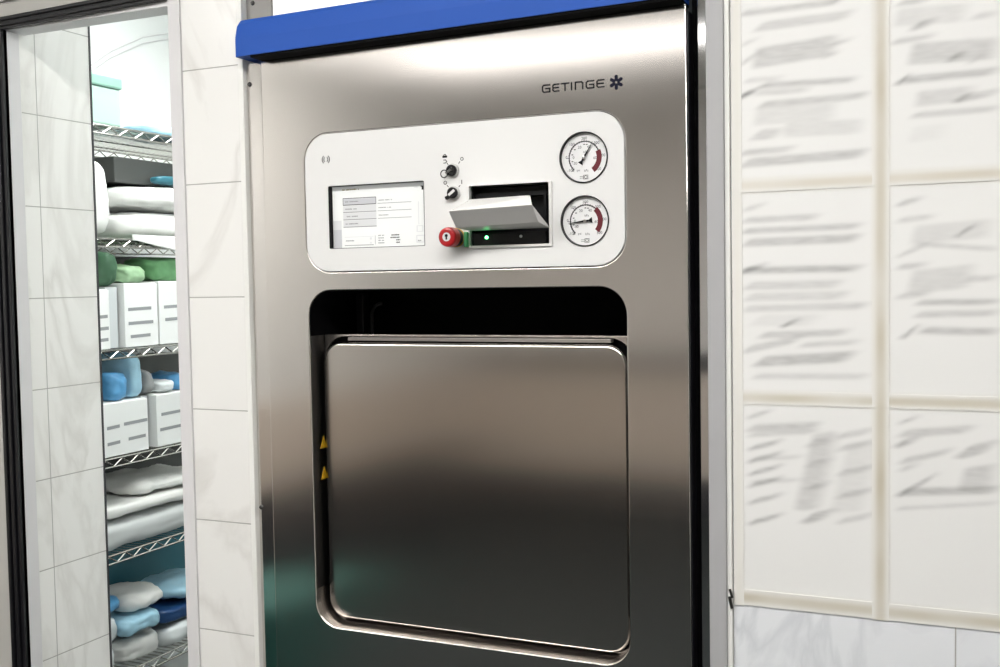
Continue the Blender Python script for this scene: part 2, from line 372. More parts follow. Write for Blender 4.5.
# doorway into the store
structure('wall_reveal', boxes((-1.90, -1.797, .030, TH, 0, 2.35)), M['tile_l'])
structure('trim_3', boxes((-1.806, -1.791, .018, .034, 0, 2.0715), bevel=.005), M['white_bead'])
structure('trim_4', boxes((-1.90, -1.7955, TH, TH + .005, 0, 2.35)), M['rail'])
d = structure('door_1', boxes((-1.90, -1.7905, 0, .030, 0, 2.07), (-1.374, -1.3475, -.004, .05, 0, 2.09), (-1.899, -1.3475, .0005, .05, 2.0715, 2.355)), M['white_frame'])
g = bmesh.new()
for (a, b, yy) in ((-1.835, -1.790, -.010), (-1.828, -1.819, -.016), (-1.812, -1.803, -.016), (-1.797, -1.790, -.014)):
    box(g, a, b, yy, 0, 0, 2.071, .0015)
for (a, b, yy) in ((2.0705, 2.096, -.010), (2.076, 2.083, -.015), (2.087, 2.094, -.015)):
    box(g, -1.835, -1.376, yy, 0, a, b, .0015)
def rake(bm_):
    for v in bm_.verts:
        if v.co.z > 1.9: v.co.z += max(0, v.co.x + 1.79) * .026
    return bm_
structure('door_gasket', rake(g), M['black_rubber'], d)
fr = boxes((-1.90, -1.8355, -.006, 0, 0, 2.1225), (-1.8355, -1.349, -.006, 0, 2.0965, 2.1225), (-1.90, -1.349, -.008, 0, 2.126, 2.22), bevel=.0015)
structure('door_casing', rake(fr), M['grey_frame'], d)
structure('trim_5', boxes((-1.2185, -1.2075, -.004, .03, 0, 2.35), bevel=.0015), M['white_bead'])
structure('trim_6', boxes((-.3660, -.3395, -.010, .03, 0, 2.60), bevel=.002), M['post'])
b6 = structure('trim_7', boxes((-.3395, -.3318, -.006, .03, 0, 2.60), bevel=.0015), M['white_bead'])
structure('trim_8', boxes((-.3830, -.3662, .012, .03, 0, 2.35), bevel=.001), M['chrome'])
# store room shell
structure('wall_store_left', boxes((-3.0, -2.9, TH, 2.6, 0, ZC)), M['bright_wall'])
structure('wall_store_back', boxes((-3.0, -.2, 2.6, 2.7, 0, ZC)), M['bright_wall'])
structure('wall_store_right', boxes((-1.25, -1.2, TH, 2.6, 0, ZC)), M['bright_wall'])

# ------------------------------------------------------------------ ceiling lamps
def lamp(x0, x1, y0, y1, mat, label, drop=.05):
    t = thing('ceiling_light', label, 'lamp', ((x0 + x1) / 2, (y0 + y1) / 2, ZC - drop))
    z0 = ZC - drop
    build('frame', boxes((x0 - .02, x1 + .02, y0 - .02, y0, z0, ZC), (x0 - .02, x1 + .02, y1, y1 + .02, z0, ZC), (x0 - .02, x0, y0, y1, z0, ZC), (x1, x1 + .02, y0, y1, z0, ZC), bevel=.002), M['white_frame'], t)
    build('diffuser', boxes((x0, x1, y0, y1, z0 + .008, z0 + .02)), mat, t)
lamp(-1.7, .7, -1.55, -1.25, M['lamp'], 'long ceiling light over the space in front of the machine')
lamp(-2.75, -.75, -3.62, -3.34, M['lamp_far'], 'wide ceiling light far back in the treatment room')
lamp(-2.95, -2.2, -2.5, -1.9, M['fill_side'], 'unseen square fill light added on the left of the treatment room ceiling')  # added out of view to brighten the wall the steel reflects
lamp(-2.3, -1.5, .75, 1.5, M['lamp_store'], 'ceiling light over the shelves in the store room')

t = thing('reflected_bin', 'unseen teal lidded bin added on the treatment room floor for its reflection in the steel beside the doorway', 'bin', (-2.45, -1.75, 0))  # out-of-view bin added so the steel mirrors some teal
bm = bmesh.new()
for (z, a) in ((.02, .20), (.46, .26)): pass
r_ = []
for (z, a, b) in ((.03, .14, .18), (.34, .17, .24), (.36, .18, .25)):
    r_.append([bm.verts.new((-2.45 + p[0], -1.75 + p[1], z)) for p in rrect(-a, a, -b, b, .06, 5)])
for A, Bq in zip(r_, r_[1:]):
    for k in range(len(A)): bm.faces.new((A[k], A[(k + 1) % len(A)], Bq[(k + 1) % len(A)], Bq[k]))
bm.faces.new(r_[0][::-1]); bm.faces.new(r_[-1])
build('bin_body', bm, M['teal_bin'], t)
build('lid', boxes((-2.64, -2.26, -2.01, -1.49, .361, .388), bevel=.012), M['teal_bin'], t)
for x in (-2.54, -2.36):
    for y in (-1.88, -1.62):
        build('foot', boxes((x - .03, x + .03, y - .03, y + .03, 0, .029), bevel=.004), M['black_plastic'], t)

# ------------------------------------------------------------------ the sterilizer
PX0, PX1, PZ1 = -1.1715, -.3970, 1.9500
S = thing('steam_sterilizer', 'tall brushed stainless steel sterilizer with blue top band, white control panel and closed hatch', 'sterilizer', (-.785, .30, 0))
RAKE = .0125      # the top edge climbs slightly to the right
HOLE = rrect(-1.0820, -.4945, .9345, 1.5380, .046)
PAN = rrect(-1.0815, -.4955, 1.5710, 1.8110, .047)
PANH = rrect(-1.0830, -.4940, 1.5695, 1.8125, .0485)
flat('front_panel', [[(PX0, .10), (PX1, .10), (PX1, PZ1 + (PX1 - PX0) * RAKE), (PX0, PZ1)], HOLE, PANH], 0, .012, M['steel'], S, bevel=.0016)
build('body', boxes((PX0 + .002, PX1 - .002, .28, .75, .08, 1.949), (PX0 + .002, PX0 + .02, .0125, .28, .08, 1.93), (PX1 - .02, PX1 - .002, .0125, .28, .08, 1.93), bevel=.002), M['steel_dark'], S)
build('plinth', boxes((PX0 + .02, PX1 - .02, .03, .27, 0, .08), bevel=.003), M['black_plastic'], S)
st = build('side_strip', boxes((-1.2065, PX0 - .0008, .006, .02, .02, 1.9500), bevel=.001), M['steel_strip'], S)
for z in (1.912, 1.140, .45):
    bm = bmesh.new()
    lathe(bm, -1.2005, .006, z, [(.0, .0030), (.0028, .0028), (.0042, .0012), (.0044, 0)], n=16)
    box(bm, -1.2033, -1.1977, .0018, .0032, z - .0004, z + .0004)
    build('screw', bm, M['steel_dark'], st)
bs = build('backing_strip', boxes((-1.2065, -1.152, .010, .02, 2.0207, 2.34), bevel=.001), M['fascia'], S)
bm = bmesh.new(); lathe(bm, -1.192, .010, 2.057, [(.0, .0030), (.0028, .0028), (.0042, .0012), (.0044, 0)], n=16)
build('screw', bm, M['steel_dark'], bs)
# right hand gap liner
build('gap_liner', boxes((PX1 + .0005, -.3835, .035, .045, .02, 2.3)), M['black'], S)
build('edge_seal', boxes((PX1 + .0006, PX1 + .0026, .002, .03, .1, PZ1), bevel=.0005), M['black_rubber'], S)
# blue band
prof = [(-.033, 1.9545), (-.033, 1.9850), (-.0325, 1.9895), (-.029, 2.0120), (-.023, 2.0195), (.030, 2.0205), (.030, 1.9545)]
bm = bmesh.new()
xs = [(-1.2015, .016), (-1.2008, .009), (-1.1985, .0035), (-1.1945, .0006), (-1.1900, 0), (-.3995, 0)]
rows = []
for x, sh in xs:
    row = []
    for i, (y, z) in enumerate(prof):
        zz = z - sh if i in (3, 4, 5) else z
        row.append(bm.verts.new((x, min(y + sh * .15, .030), zz + (x - PX0) * RAKE)))
    rows.append(row)
for A, B in zip(rows, rows[1:]):
    for k in range(len(prof)): bm.faces.new((A[k], A[(k + 1) % len(prof)], B[(k + 1) % len(prof)], B[k]))
bm.faces.new(rows[0][::-1]); bm.faces.new(rows[-1])
build('top_band', bm, M['blue'], S)
sb = boxes((-1.170, -.400, -.031, .030, 1.9503, 1.9544))
for v in sb.verts: v.co.z += (v.co.x - PX0) * RAKE
build('band_shade_strip', sb, M['black'], S)  # black strip painting in the shade on the band's underside
# ribbed sheet over the band
bm = bmesh.new(); n = 100
xa, xb = -1.1515, -.400
ra = []
for i in range(n + 1):
    x = xa + (xb - xa) * i / n
    y = .014 + .0005 * math.sin(i * 2 * math.pi / 4)
    ra.append((bm.verts.new((x, y, 2.0210)), bm.verts.new((x, y, 2.34))))
for (a, b), (c, e) in zip(ra, ra[1:]): bm.faces.new((a, c, e, b))
f = bm.faces[:]
r = bmesh.ops.extrude_face_region(bm, geom=f)
for v in [g_ for g_ in r['geom'] if isinstance(g_, bmesh.types.BMVert)]: v.co.y += .006
build('ribbed_sheet', bm, M['ribbed'], S)

# lettering and emblem
bm = bmesh.new(); W = .0022; y0, y1 = -.0004, 0
H = .0108; zb = 1.8478
def letter(ch, x, w):
    t, b, m_ = zb + H, zb, zb + H / 2
    c = .0022
    if ch == 'G':
        stroke(bm, [(x + w, t), (x + c, t), (x, t - c), (x, b + c), (x + c, b), (x + w, b), (x + w, m_), (x + w * .45, m_)], W, y0, y1)
    if ch == 'E':
        stroke(bm, [(x + w, t), (x + c, t), (x, t - c), (x, b + c), (x + c, b), (x + w, b)], W, y0, y1); stroke(bm, [(x, m_), (x + w * .9, m_)], W, y0, y1)
    if ch == 'T':
        stroke(bm, [(x, t), (x + w, t)], W, y0, y1); stroke(bm, [(x + w / 2, t), (x + w / 2, b)], W, y0, y1)
    if ch == 'I':
        stroke(bm, [(x, t), (x, b)], W, y0, y1)
    if ch == 'N':
        stroke(bm, [(x, b), (x, t), (x + w - c, t), (x + w, t - c), (x + w, b)], W, y0, y1)
for ch, x, w in (('G', -.6295, .0115), ('E', -.6130, .0095), ('T', -.5995, .0115), ('I', -.5835, 0), ('N', -.5775, .0115), ('G', -.5605, .0115), ('E', -.5440, .0105)):
    letter(ch, -.6295 + (x + .6295) * 1.065, w * 1.065)
build('lettering', bm, M['ink'], S)
bm = bmesh.new()
for k in range(6):
    a = math.radians(60 * k); dx, dz = math.sin(a), math.cos(a)
    cx, cz = -.5072, 1.8528
    nx, nz = dz, -dx
    P0 = .0016; P1 = .0116; h = .0026
    loop = [(cx + dx * (P0 + .001) + nx * h, cz + dz * (P0 + .001) + nz * h)]
    loop.append((cx + dx * P0, cz + dz * P0))
    loop.append((cx + dx * (P0 + .001) - nx * h, cz + dz * (P0 + .001) - nz * h))
    for q in range(7):
        t = math.pi * q / 6
        loop.append((cx + dx * (P1 - h + h * math.sin(t)) - nx * h * math.cos(t), cz + dz * (P1 - h + h * math.sin(t)) - nz * h * math.cos(t)))
    A = [bm.verts.new((x, -.0004, z)) for x, z in loop]; B = [bm.verts.new((x, 0, z)) for x, z in loop]
    bm.faces.new(A); bm.faces.new(B[::-1])
    for q in range(len(A)): bm.faces.new((A[q], A[(q + 1) % len(A)], B[(q + 1) % len(A)], B[q]))
build('emblem', bm, M['navy'], S)

# control panel
SCR = rrect(-1.0345, -.8455, 1.6105, 1.7195, .002, 3)
CAV = rrect(-.7615, -.6195, 1.6070, 1.7065, .002, 3)
GZ = ((-.5617, 1.7410), (-.5610, 1.6415)); GR = .0393
gh = [[(cx + (GR + .0004) * math.cos(t), cz + (GR + .0004) * math.sin(t)) for t in [2 * math.pi * k / 64 for k in range(64)]] for cx, cz in GZ]
CP = flat('control_panel', [PAN, SCR, CAV] + gh, -.0012, .008, M['panel'], S, bevel=.0008)
flat('panel_gasket', [rrect(-1.0832, -.4938, 1.5693, 1.8127, .0487), SCR, CAV] + gh, .009, .0115, M['black_rubber'], S)
# contactless symbol
bm = bmesh.new()
for sx in (-1, 1):
    for r_, hh in ((.0042, 50), (.0075, 50)):
        stroke(bm, arcpts(-1.0375, 1.7665, r_, sx * 90 - hh, sx * 90 + hh, 10), .0013, -.0016, -.0012)
build('contactless_symbol', bm, M['dial_ink'], CP)
# rotary switch markings
bm = bmesh.new()
def ring(cx, cz, r_, w=.0010): stroke(bm, arcpts(cx, cz, r_, 0, 360, 18), w, -.0016, -.0012)
ring(-.7735, 1.7515, .0024)
stroke(bm, [(-.7775, 1.7470), (-.7795, 1.7445)], .0011, -.0016, -.0012); stroke(bm, [(-.8010, 1.7460), (-.7990, 1.7435)], .0011, -.0016, -.0012)
stroke(bm, [(-.8070, 1.7515), (-.8035, 1.7515), (-.8015, 1.7490), (-.8035, 1.7465), (-.8070, 1.7465)], .0012, -.0016, -.0012)
stroke(bm, arcpts(-.8050, 1.7590, .0019, -90, 90, 8), .0010, -.0016, -.0012)
stroke(bm, [(-.8075, 1.7570), (-.8025, 1.7570)], .0036, -.0016, -.0012)
build('lock_switch_marking', bm, M['ink'], CP)
bm = bmesh.new()
ring(-.8050, 1.7140, .0026)
stroke(bm, [(-.7745, 1.7165), (-.7745, 1.7110)], .0012, -.0016, -.0012)
stroke(bm, [(-.8015, 1.7095), (-.7995, 1.7070)], .0011, -.0016, -.0012); stroke(bm, [(-.7780, 1.7080), (-.7800, 1.7060)], .0011, -.0016, -.0012)
build('power_switch_marking', bm, M['ink'], CP)

# touchscreen
T = build('touchscreen', boxes((-1.0345, -.8455, .010, .020, 1.6105, 1.7195)), M['black_plastic'], S)
flat('bezel', [rrect(-1.0344, -.8456, 1.6106, 1.7194, .002, 3), rrect(-1.0336, -.8464, 1.6114, 1.7186, .0015, 3)], -.0009, .0092, M['black_plastic'], T)
mats = [M['lcd'], M['lcd_grey'], M['lcd_light'], M['lcd_mid'], M['lcd_dark'], M['lcd_brown']]
bm = bmesh.new(); SX, SZ, SW, SH = -1.0325, 1.6115, .1860, .1070
sy = [.0090]
def ui(u0, v0, u1, v1, mi, lift=1):
    quad(bm, SX + u0 * SW, SX + u1 * SW, SZ + (1 - v1) * SH, SZ + (1 - v0) * SH, .0092 - lift * .0002, mi)
def words_(u, v, n, size, mi, seed):
    rnd = random.Random(seed); x = u
    for k in range(n):
        w = size * rnd.uniform(.5, 1.1)
        if rnd.random() < .85: ui(x, v - size * rnd.uniform(.55, .8), x + w * .72, v + size * .62, mi, 3)
        x += w
ui(0, 0, 1, 1, 0)
ui(0, .70, .095, 1.0, 1, 2); ui(0, .55, .095, .70, 2, 2)
words_(.11, .055, 14, .016, 5, 3)
for k, v in enumerate((.25, .37, .49, .61)):
    ui(.115, v - .055, .475, v + .045, 2 if k else 1, 2); ui(.115, v + .045, .475, v + .057, 3, 2)
    words_(.14, v, 12, .014, 3, k)
ui(.115, .19, .475, .198, 4, 3); ui(.115, .30, .475, .308, 4, 3); ui(.115, .19, .119, .308, 4, 3); ui(.471, .19, .475, .308, 4, 3)
for k, v in enumerate((.25, .37, .49)):
    ui(.49, v + .045, .845, v + .053, 3, 2); words_(.50, v, 15 - k, .012, 3, k + 9)
ui(.125, .82, .44, .828, 2, 2); ui(.125, .955, .44, .965, 3, 2); words_(.14, .885, 8, .014, 3, 21)
ui(.455, .81, .459, .955, 3, 2); ui(.40, .84, .42, .875, 2, 2); ui(.40, .915, .42, .94, 2, 2)
for k, v in enumerate((.815, .855, .895, .935)):
    words_(.49, v, 6, .013, 3, 30 + k); words_(.62 + (.06 if k > 1 else 0), v, 8 if k < 2 else 4, .014, 4, 40 + k)
ui(.915, .30, .922, .66, 2, 2); ui(.895, .68, .965, .78, 2, 2); ui(.905, .69, .955, .77, 0, 3)
ui(.89, .83, .975, .95, 2, 2); ui(.90, .845, .965, .935, 0, 3); words_(.905, .92, 4, .014, 4, 50)
ui(.955, .055, .972, .12, 4, 3); ui(.945, .055, .955, .07, 4, 3); words_(.88, .075, 4, .012, 2, 51)
me = bpy.data.meshes.new('display'); bm.to_mesh(me); bm.free()
put('display', me, mats, T)

# two key switches
def key_switch(cx, cz, ang, key):
    bm = bmesh.new(); lathe(bm, cx, -.0012, cz, [(.0118, 0), (.0118, .003), (.0108, .0042), (.0095, .0045), (.0090, .0030)], n=40)
    K = build('key_switch', bm, M['silver'], S, smooth=False)
    bm = bmesh.new(); lathe(bm, cx, -.0012, cz, [(.0092, .0), (.0092, .0075), (.0082, .0088), (0, .0088)], n=40)
    a = math.radians(ang)
    build('switch_barrel', bm, M['black_plastic'], K)
    bm = bmesh.new()
    if key:
        stroke(bm, arcpts(cx, cz, .0048, 20, 200, 10), .0016, -.0108, -.0098)
        stroke(bm, [(cx, cz), (cx - .006, cz - .004)], .0045, -.0135, -.0098)
        build('switch_mark', bm, M['chrome'], K)
        bm = bmesh.new()
        tube(bm, [(cx - .0105 + .0062 * math.cos(t), -.013 + .0, cz - .0055 + .0062 * math.sin(t)) for t in [2 * math.pi * k / 24 for k in range(25)]], .0009, 6, cap=False)
        build('key_ring', bm, M['black_plastic'], K)
    else:
        stroke(bm, [(cx - .0035, cz - .0025), (cx + .0035, cz + .0030)], .0042, -.0112, -.0100)
        build('switch_mark', bm, M['white_led'], K)
        bm = bmesh.new()
        stroke(bm, [(cx - .001, cz - .004), (cx - .0095, cz - .0075)], .0050, -.0105, -.0040)
        build('switch_lever', bm, M['black_plastic'], K)
key_switch(-.7905, 1.7330, 0, True)
key_switch(-.7895, 1.6960, 0, False)

# emergency stop
ex, ez = -.7865, 1.6225
bm = bmesh.new(); lathe(bm, ex, -.0012, ez, [(.0158, 0), (.0158, .0035), (.0150, .0045), (0, .0045)], n=40)
E_ = build('emergency_stop', bm, M['yellow'], S)
bm = bmesh.new(); lathe(bm, ex, -.0042, ez, [(.0152, 0), (.0152, .010), (.0145, .0125), (0, .0125)], n=40)
build('collar', bm, M['black_plastic'], E_)
bm = bmesh.new(); lathe(bm, ex, -.0165, ez, [(.0130, 0), (.0160, .0015), (.0165, .004), (.0160, .017), (.0147, .0200), (.0115, .0210), (0, .0210)], n=48)
build('push_button', bm, M['red'], E_, smooth=False)
bm = bmesh.new(); lathe(bm, ex, -.0374, ez, [(.0072, 0), (.0072, .0006), (0, .0006)], n=32)
build('lock_disc', bm, M['white_led'], E_)
bm = bmesh.new(); stroke(bm, [(ex, ez + .0034), (ex, ez - .0030)], .0026, -.0386, -.0380); stroke(bm, [(ex - .001, ez + .0022), (ex + .001, ez + .0022)], .0032, -.0386, -.0380)
build('key_slot', bm, M['ink'], E_)

# printer bay
bm = bmesh.new()
x0, x1, z0, z1 = -.7615, -.6195, 1.6070, 1.7065
for b in ((x0, x1, .040, .045, z0, z1), (x0, x1, .009, .040, z0, z0 + .002), (x0, x1, .009, .040, z1 - .002, z1), (x0, x0 + .002, .009, .040, z0, z1), (x1 - .002, x1, .009, .040, z0, z1), (x0, x1, .016, .040, 1.6875, 1.6945), (x1 - .016, x1 - .012, .014, .040, 1.634, 1.70)):
    box(bm, *b)
B = build('printer_bay', bm, M['black_plastic'], S)
flat('bay_frame', [rrect(-.7650, -.6150, 1.6035, 1.7085, .003, 3), rrect(x0 + .001, x1 - .001, z0 + .001, z1 - .001, .0015, 3)], -.0042, -.0012, M['cover'], B, bevel=.0006)
build('indicator_strip', boxes((-.7590, -.6285, .002, .012, 1.6085, 1.6285), bevel=.001), M['black_plastic'], B)
for cx, mt in ((-.7325, 'green_led'), (-.6715, 'white_led')):
    bm = bmesh.new(); lathe(bm, cx, .002, 1.6212, [(.0025, 0), (.0024, .0012), (.0013, .0018), (0, .0020)], n=16)
    build('indicator_light', bm, M[mt], B, smooth=True)
build('side_clip', boxes((-.7680, -.7620, -.012, -.0043, 1.6060, 1.6310), bevel=.001), M['green_glow'], B)  # its green puts the indicator's glow into the colour
# tipped-out cover: top flange, leaning face, end cheeks
bm = bmesh.new()
xl0, xr0 = -.7600, -.6240
tl = [bm.verts.new(p) for p in ((xl0, -.0015, 1.6845), (-.6400, -.0350, 1.6835), (-.6330, -.0500, 1.6800), (xr0, -.0660, 1.6660), (xl0, -.0820, 1.6610))]
bl = [bm.verts.new(p) for p in ((xl0, -.0560, 1.6355), (xr0, -.0400, 1.6405))]
bk = [bm.verts.new(p) for p in ((xl0, -.0010, 1.6325), (xr0 + .003, -.0010, 1.6330))]
bm.faces.new(tl)
bm.faces.new((tl[4], tl[3], bl[1], bl[0]))
bm.faces.new((bl[0], bl[1], bk[1], bk[0]))
bm.faces.new((tl[3], bk[1], bl[1]))
bm.faces.new((tl[0], tl[4], bl[0], bk[0]))
bmesh.ops.recalc_face_normals(bm, faces=bm.faces)
me = bpy.data.meshes.new('printer_cover'); bm.to_mesh(me); bm.free()
pc = put('printer_cover', me, M['cover'], B)
sm = pc.modifiers.new('thick', 'SOLIDIFY'); sm.thickness = .0025; sm.offset = -1
bv = pc.modifiers.new('round', 'BEVEL'); bv.width = .0012; bv.segments = 2; bv.limit_method = 'ANGLE'

# pressure gauges
def gauge(cx, cz, needle, z_a, z_b):
    bm = bmesh.new(); lathe(bm, cx, -.0012, cz, [(GR + .0008, 0), (GR + .0008, .0018), (GR - .0002, .0026), (GR - .0006, .0026), (GR - .0012, -.0050), (0, -.0052)], n=72)
    G = build('pressure_gauge', bm, M['black_plastic'], S)
    bm = bmesh.new(); lathe(bm, cx, .0036, cz, [(GR - .0013, 0), (GR - .0013, .001), (0, .001)], n=64)
    build('dial', bm, M['dial'], G)
    yf = .0026
    bm = bmesh.new()
    k_ = GR / 245.0
    def at(a, r): a = math.radians(a); return (cx + r * k_ * math.sin(a), cz + r * k_ * math.cos(a))
    stroke(bm, arcpts(cx, cz, 158 * k_, -135, z_a, 40), .0018, yf - .0003, yf)
    for i in range(0, 31):
        a = -135 + 270 * i / 30
        if a > z_a: break
        stroke(bm, [at(a, 150), at(a, 182 if i % 5 == 0 else 166)], .0007, yf - .0004, yf)
    for i, s in enumerate(('-100', '0', '100', '200', '300', '400', '500')):
        a = -130 + 260 * i / 6
        p = at(a, 186); text_mesh(bm, s, p[0], p[1], .0064, yf - .0002)
    for a, s in ((-88, '0'), (-25, '20'), (25, '40'), (-118, '-30'), (95, '60')):
        p = at(a, 112); text_mesh(bm, s, p[0], p[1], .0062, yf - .0002)
    for a in (-50, -105, 0, 12, -75):
        p = at(a, 128); stroke(bm, [(p[0] - .0007, p[1]), (p[0] + .0007, p[1])], .0014, yf - .0004, yf)
    text_mesh(bm, 'kPa', cx + .002, cz + .0085, .0052, yf - .0002)
    text_mesh(bm, 'psi', cx - .010, cz - .0195, .0052, yf - .0002); text_mesh(bm, 'kPa', cx + .003, cz - .0205, .0052, yf - .0002)
    p = (cx + .002, cz - .0305)
    stroke(bm, [(p[0] - .0035, p[1] - .0030), (p[0] + .0035, p[1] - .0030), (p[0] + .0035, p[1] + .0030), (p[0] - .0035, p[1] + .0030), (p[0] - .0035, p[1] - .0030)], .0006, yf - .0004, yf)
    stroke(bm, arcpts(p[0], p[1], .0022, 0, 360, 14), .0006, yf - .0004, yf)
    stroke(bm, [(p[0] - .0095, p[1] + .0012), (p[0] - .0035, p[1] + .0012)], .0006, yf - .0004, yf)
    stroke(bm, [(p[0] - .0095, p[1] - .0014), (p[0] - .0035, p[1] - .0014)], .0006, yf - .0004, yf)
    build('dial_print', bm, M['dial_ink'], G)
    bm = bmesh.new()
    A = arcpts(cx, cz, 180 * k_, z_a, z_b, 20); Bq = arcpts(cx, cz, 128 * k_, z_a, z_b, 20)
    va = [bm.verts.new((x, yf - .0005, z)) for x, z in A]; vb = [bm.verts.new((x, yf - .0005, z)) for x, z in Bq]
    for i in range(20): bm.faces.new((va[i], va[i + 1], vb[i + 1], vb[i]))
    build('red_zone', bm, M['red_zone'], G)
    bm = bmesh.new()
    p0 = (cx, cz); tip = at(needle, 178); tail = at(needle + 180, 40); tail2 = at(needle + 180, 72)
    a = math.radians(needle); nx, nz = math.cos(a), -math.sin(a)
    lp = [tip, (cx + nx * .0017, cz + nz * .0017), (tail[0] + nx * .0013, tail[1] + nz * .0013), (tail2[0] + nx * .0045, tail2[1] + nz * .0045), (tail2[0] - nx * .0045, tail2[1] - nz * .0045), (tail[0] - nx * .0013, tail[1] - nz * .0013), (cx - nx * .0017, cz - nz * .0017)]
    va = [bm.verts.new((x, .0000, z)) for x, z in lp]; vb = [bm.verts.new((x, .0008, z)) for x, z in lp]
    bm.faces.new(va); bm.faces.new(vb[::-1])
    for i in range(7): bm.faces.new((va[i], va[(i + 1) % 7], vb[(i + 1) % 7], vb[i]))
    build('needle', bm, M['ink'], G)
    bm = bmesh.new(); lathe(bm, cx, .0025, cz, [(.0026, 0), (.0026, .0038), (0, .0040)], n=20)
    build('needle_hub', bm, M['chrome'], G)
gauge(*GZ[0], 32, 66, 145)
gauge(*GZ[1], 264, 42, 130)

# hatch opening: steel lip below the seam, black liner above
zs = 1.457
loop = rrect(-1.0818, -.4947, .9347, 1.5378, .0458, 12)
def lip(sel, ya, yb, off=.0):
    bm = bmesh.new()
    A = [bm.verts.new((x, ya, z)) for x, z in sel]; Bv = [bm.verts.new((x, yb, z)) for x, z in sel]
    for i in range(len(sel) - 1): bm.faces.new((A[i], A[i + 1], Bv[i + 1], Bv[i]))
    return bm
low = [p for p in loop if p[1] < 1.2]; top = [p for p in loop if p[1] > 1.2]
low = [(-1.0818, 1.00)] + low + [(-.4947, 1.00)]
left_ = [(-1.0818, zs), (-1.0818, 1.00)]; right_ = [(-.4947, 1.00), (-.4947, zs)]
top = [(-.4947, zs)] + top + [(-1.0818, zs)]
def thick(bm, name, mat, parent):
    o = build(name, bm, mat, parent); m_ = o.modifiers.new('t', 'SOLIDIFY'); m_.thickness = .0015; m_.offset = 0; return o
OF = thick(lip(low, .003, .075), 'opening_lip', M['steel_lip'], S)
thick(lip(left_, .003, .075), 'lip_side', M['steel_dark'], OF)  # darker steel on both sides carries the dark lid's reflection in its colour
thick(lip(right_, .003, .075), 'lip_side', M['steel_dark'], OF)
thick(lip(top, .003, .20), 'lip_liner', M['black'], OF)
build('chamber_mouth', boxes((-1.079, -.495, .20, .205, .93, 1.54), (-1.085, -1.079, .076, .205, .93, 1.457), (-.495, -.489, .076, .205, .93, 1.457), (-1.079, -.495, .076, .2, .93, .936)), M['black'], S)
bm = bmesh.new()
rp = [(-1.012, .10, 1.36), (-1.012, .10, 1.49)] + [(-1.012 + .022 * (1 - math.cos(t)), .10, 1.49 + .022 * math.sin(t)) for t in [math.pi / 2 * k / 8 for k in range(1, 9)]]
tube(bm, rp, .003, 8)
build('door_seal', bm, M['black_plastic'], S)
build('door_rail', boxes((-1.052, -1.036, .11, .13, 1.0, 1.53), bevel=.002), M['black_plastic'], S)
# sliding hatch
DR = flat('hatch_frame', [rrect(-1.0795, -.4970, .9385, 1.4580, .002), rrect(-1.0785, -.4980, .9395, 1.4545, .040, 14)], .046, .060, M['steel_lip'], S, bevel=.0006)
build('hatch_backing', boxes((-1.079, -.4975, .0605, .066, .939, 1.4575)), M['black'], DR)
flat('hatch_panel', [rrect(-1.0735, -.5040, .9425, 1.4440, .036, 14)], .030, .0600, M['steel_door'], DR, bevel=.0045)
build('hatch_rail', boxes((-1.030, -.535, .0440, .0600, 1.4470, 1.4525), bevel=.001), M['rail_grey'], DR)
for z in (1.262, 1.2055):
    bm = bmesh.new(); q = [(.024, z - .010), (.046, z - .010), (.035, z + .012)]
    A = [bm.verts.new((-1.0804, y, zz)) for y, zz in q]; C_ = [bm.verts.new((-1.0810, y, zz)) for y, zz in q]
    bm.faces.new(A); bm.faces.new(C_[::-1])
    for i in range(3): bm.faces.new((A[i], A[(i + 1) % 3], C_[(i + 1) % 3], C_[i]))
    ws = build('warning_sticker', bm, M['yellow'], S)
    bm = bmesh.new(); bmv = [(.0322, z + .005), (.0338, z + .005), (.0334, z - .004), (.0326, z - .004)]
    bm.faces.new([bm.verts.new((-1.0802, y, zz)) for y, zz in bmv])
    build('warning_mark', bm, M['ink'], ws)

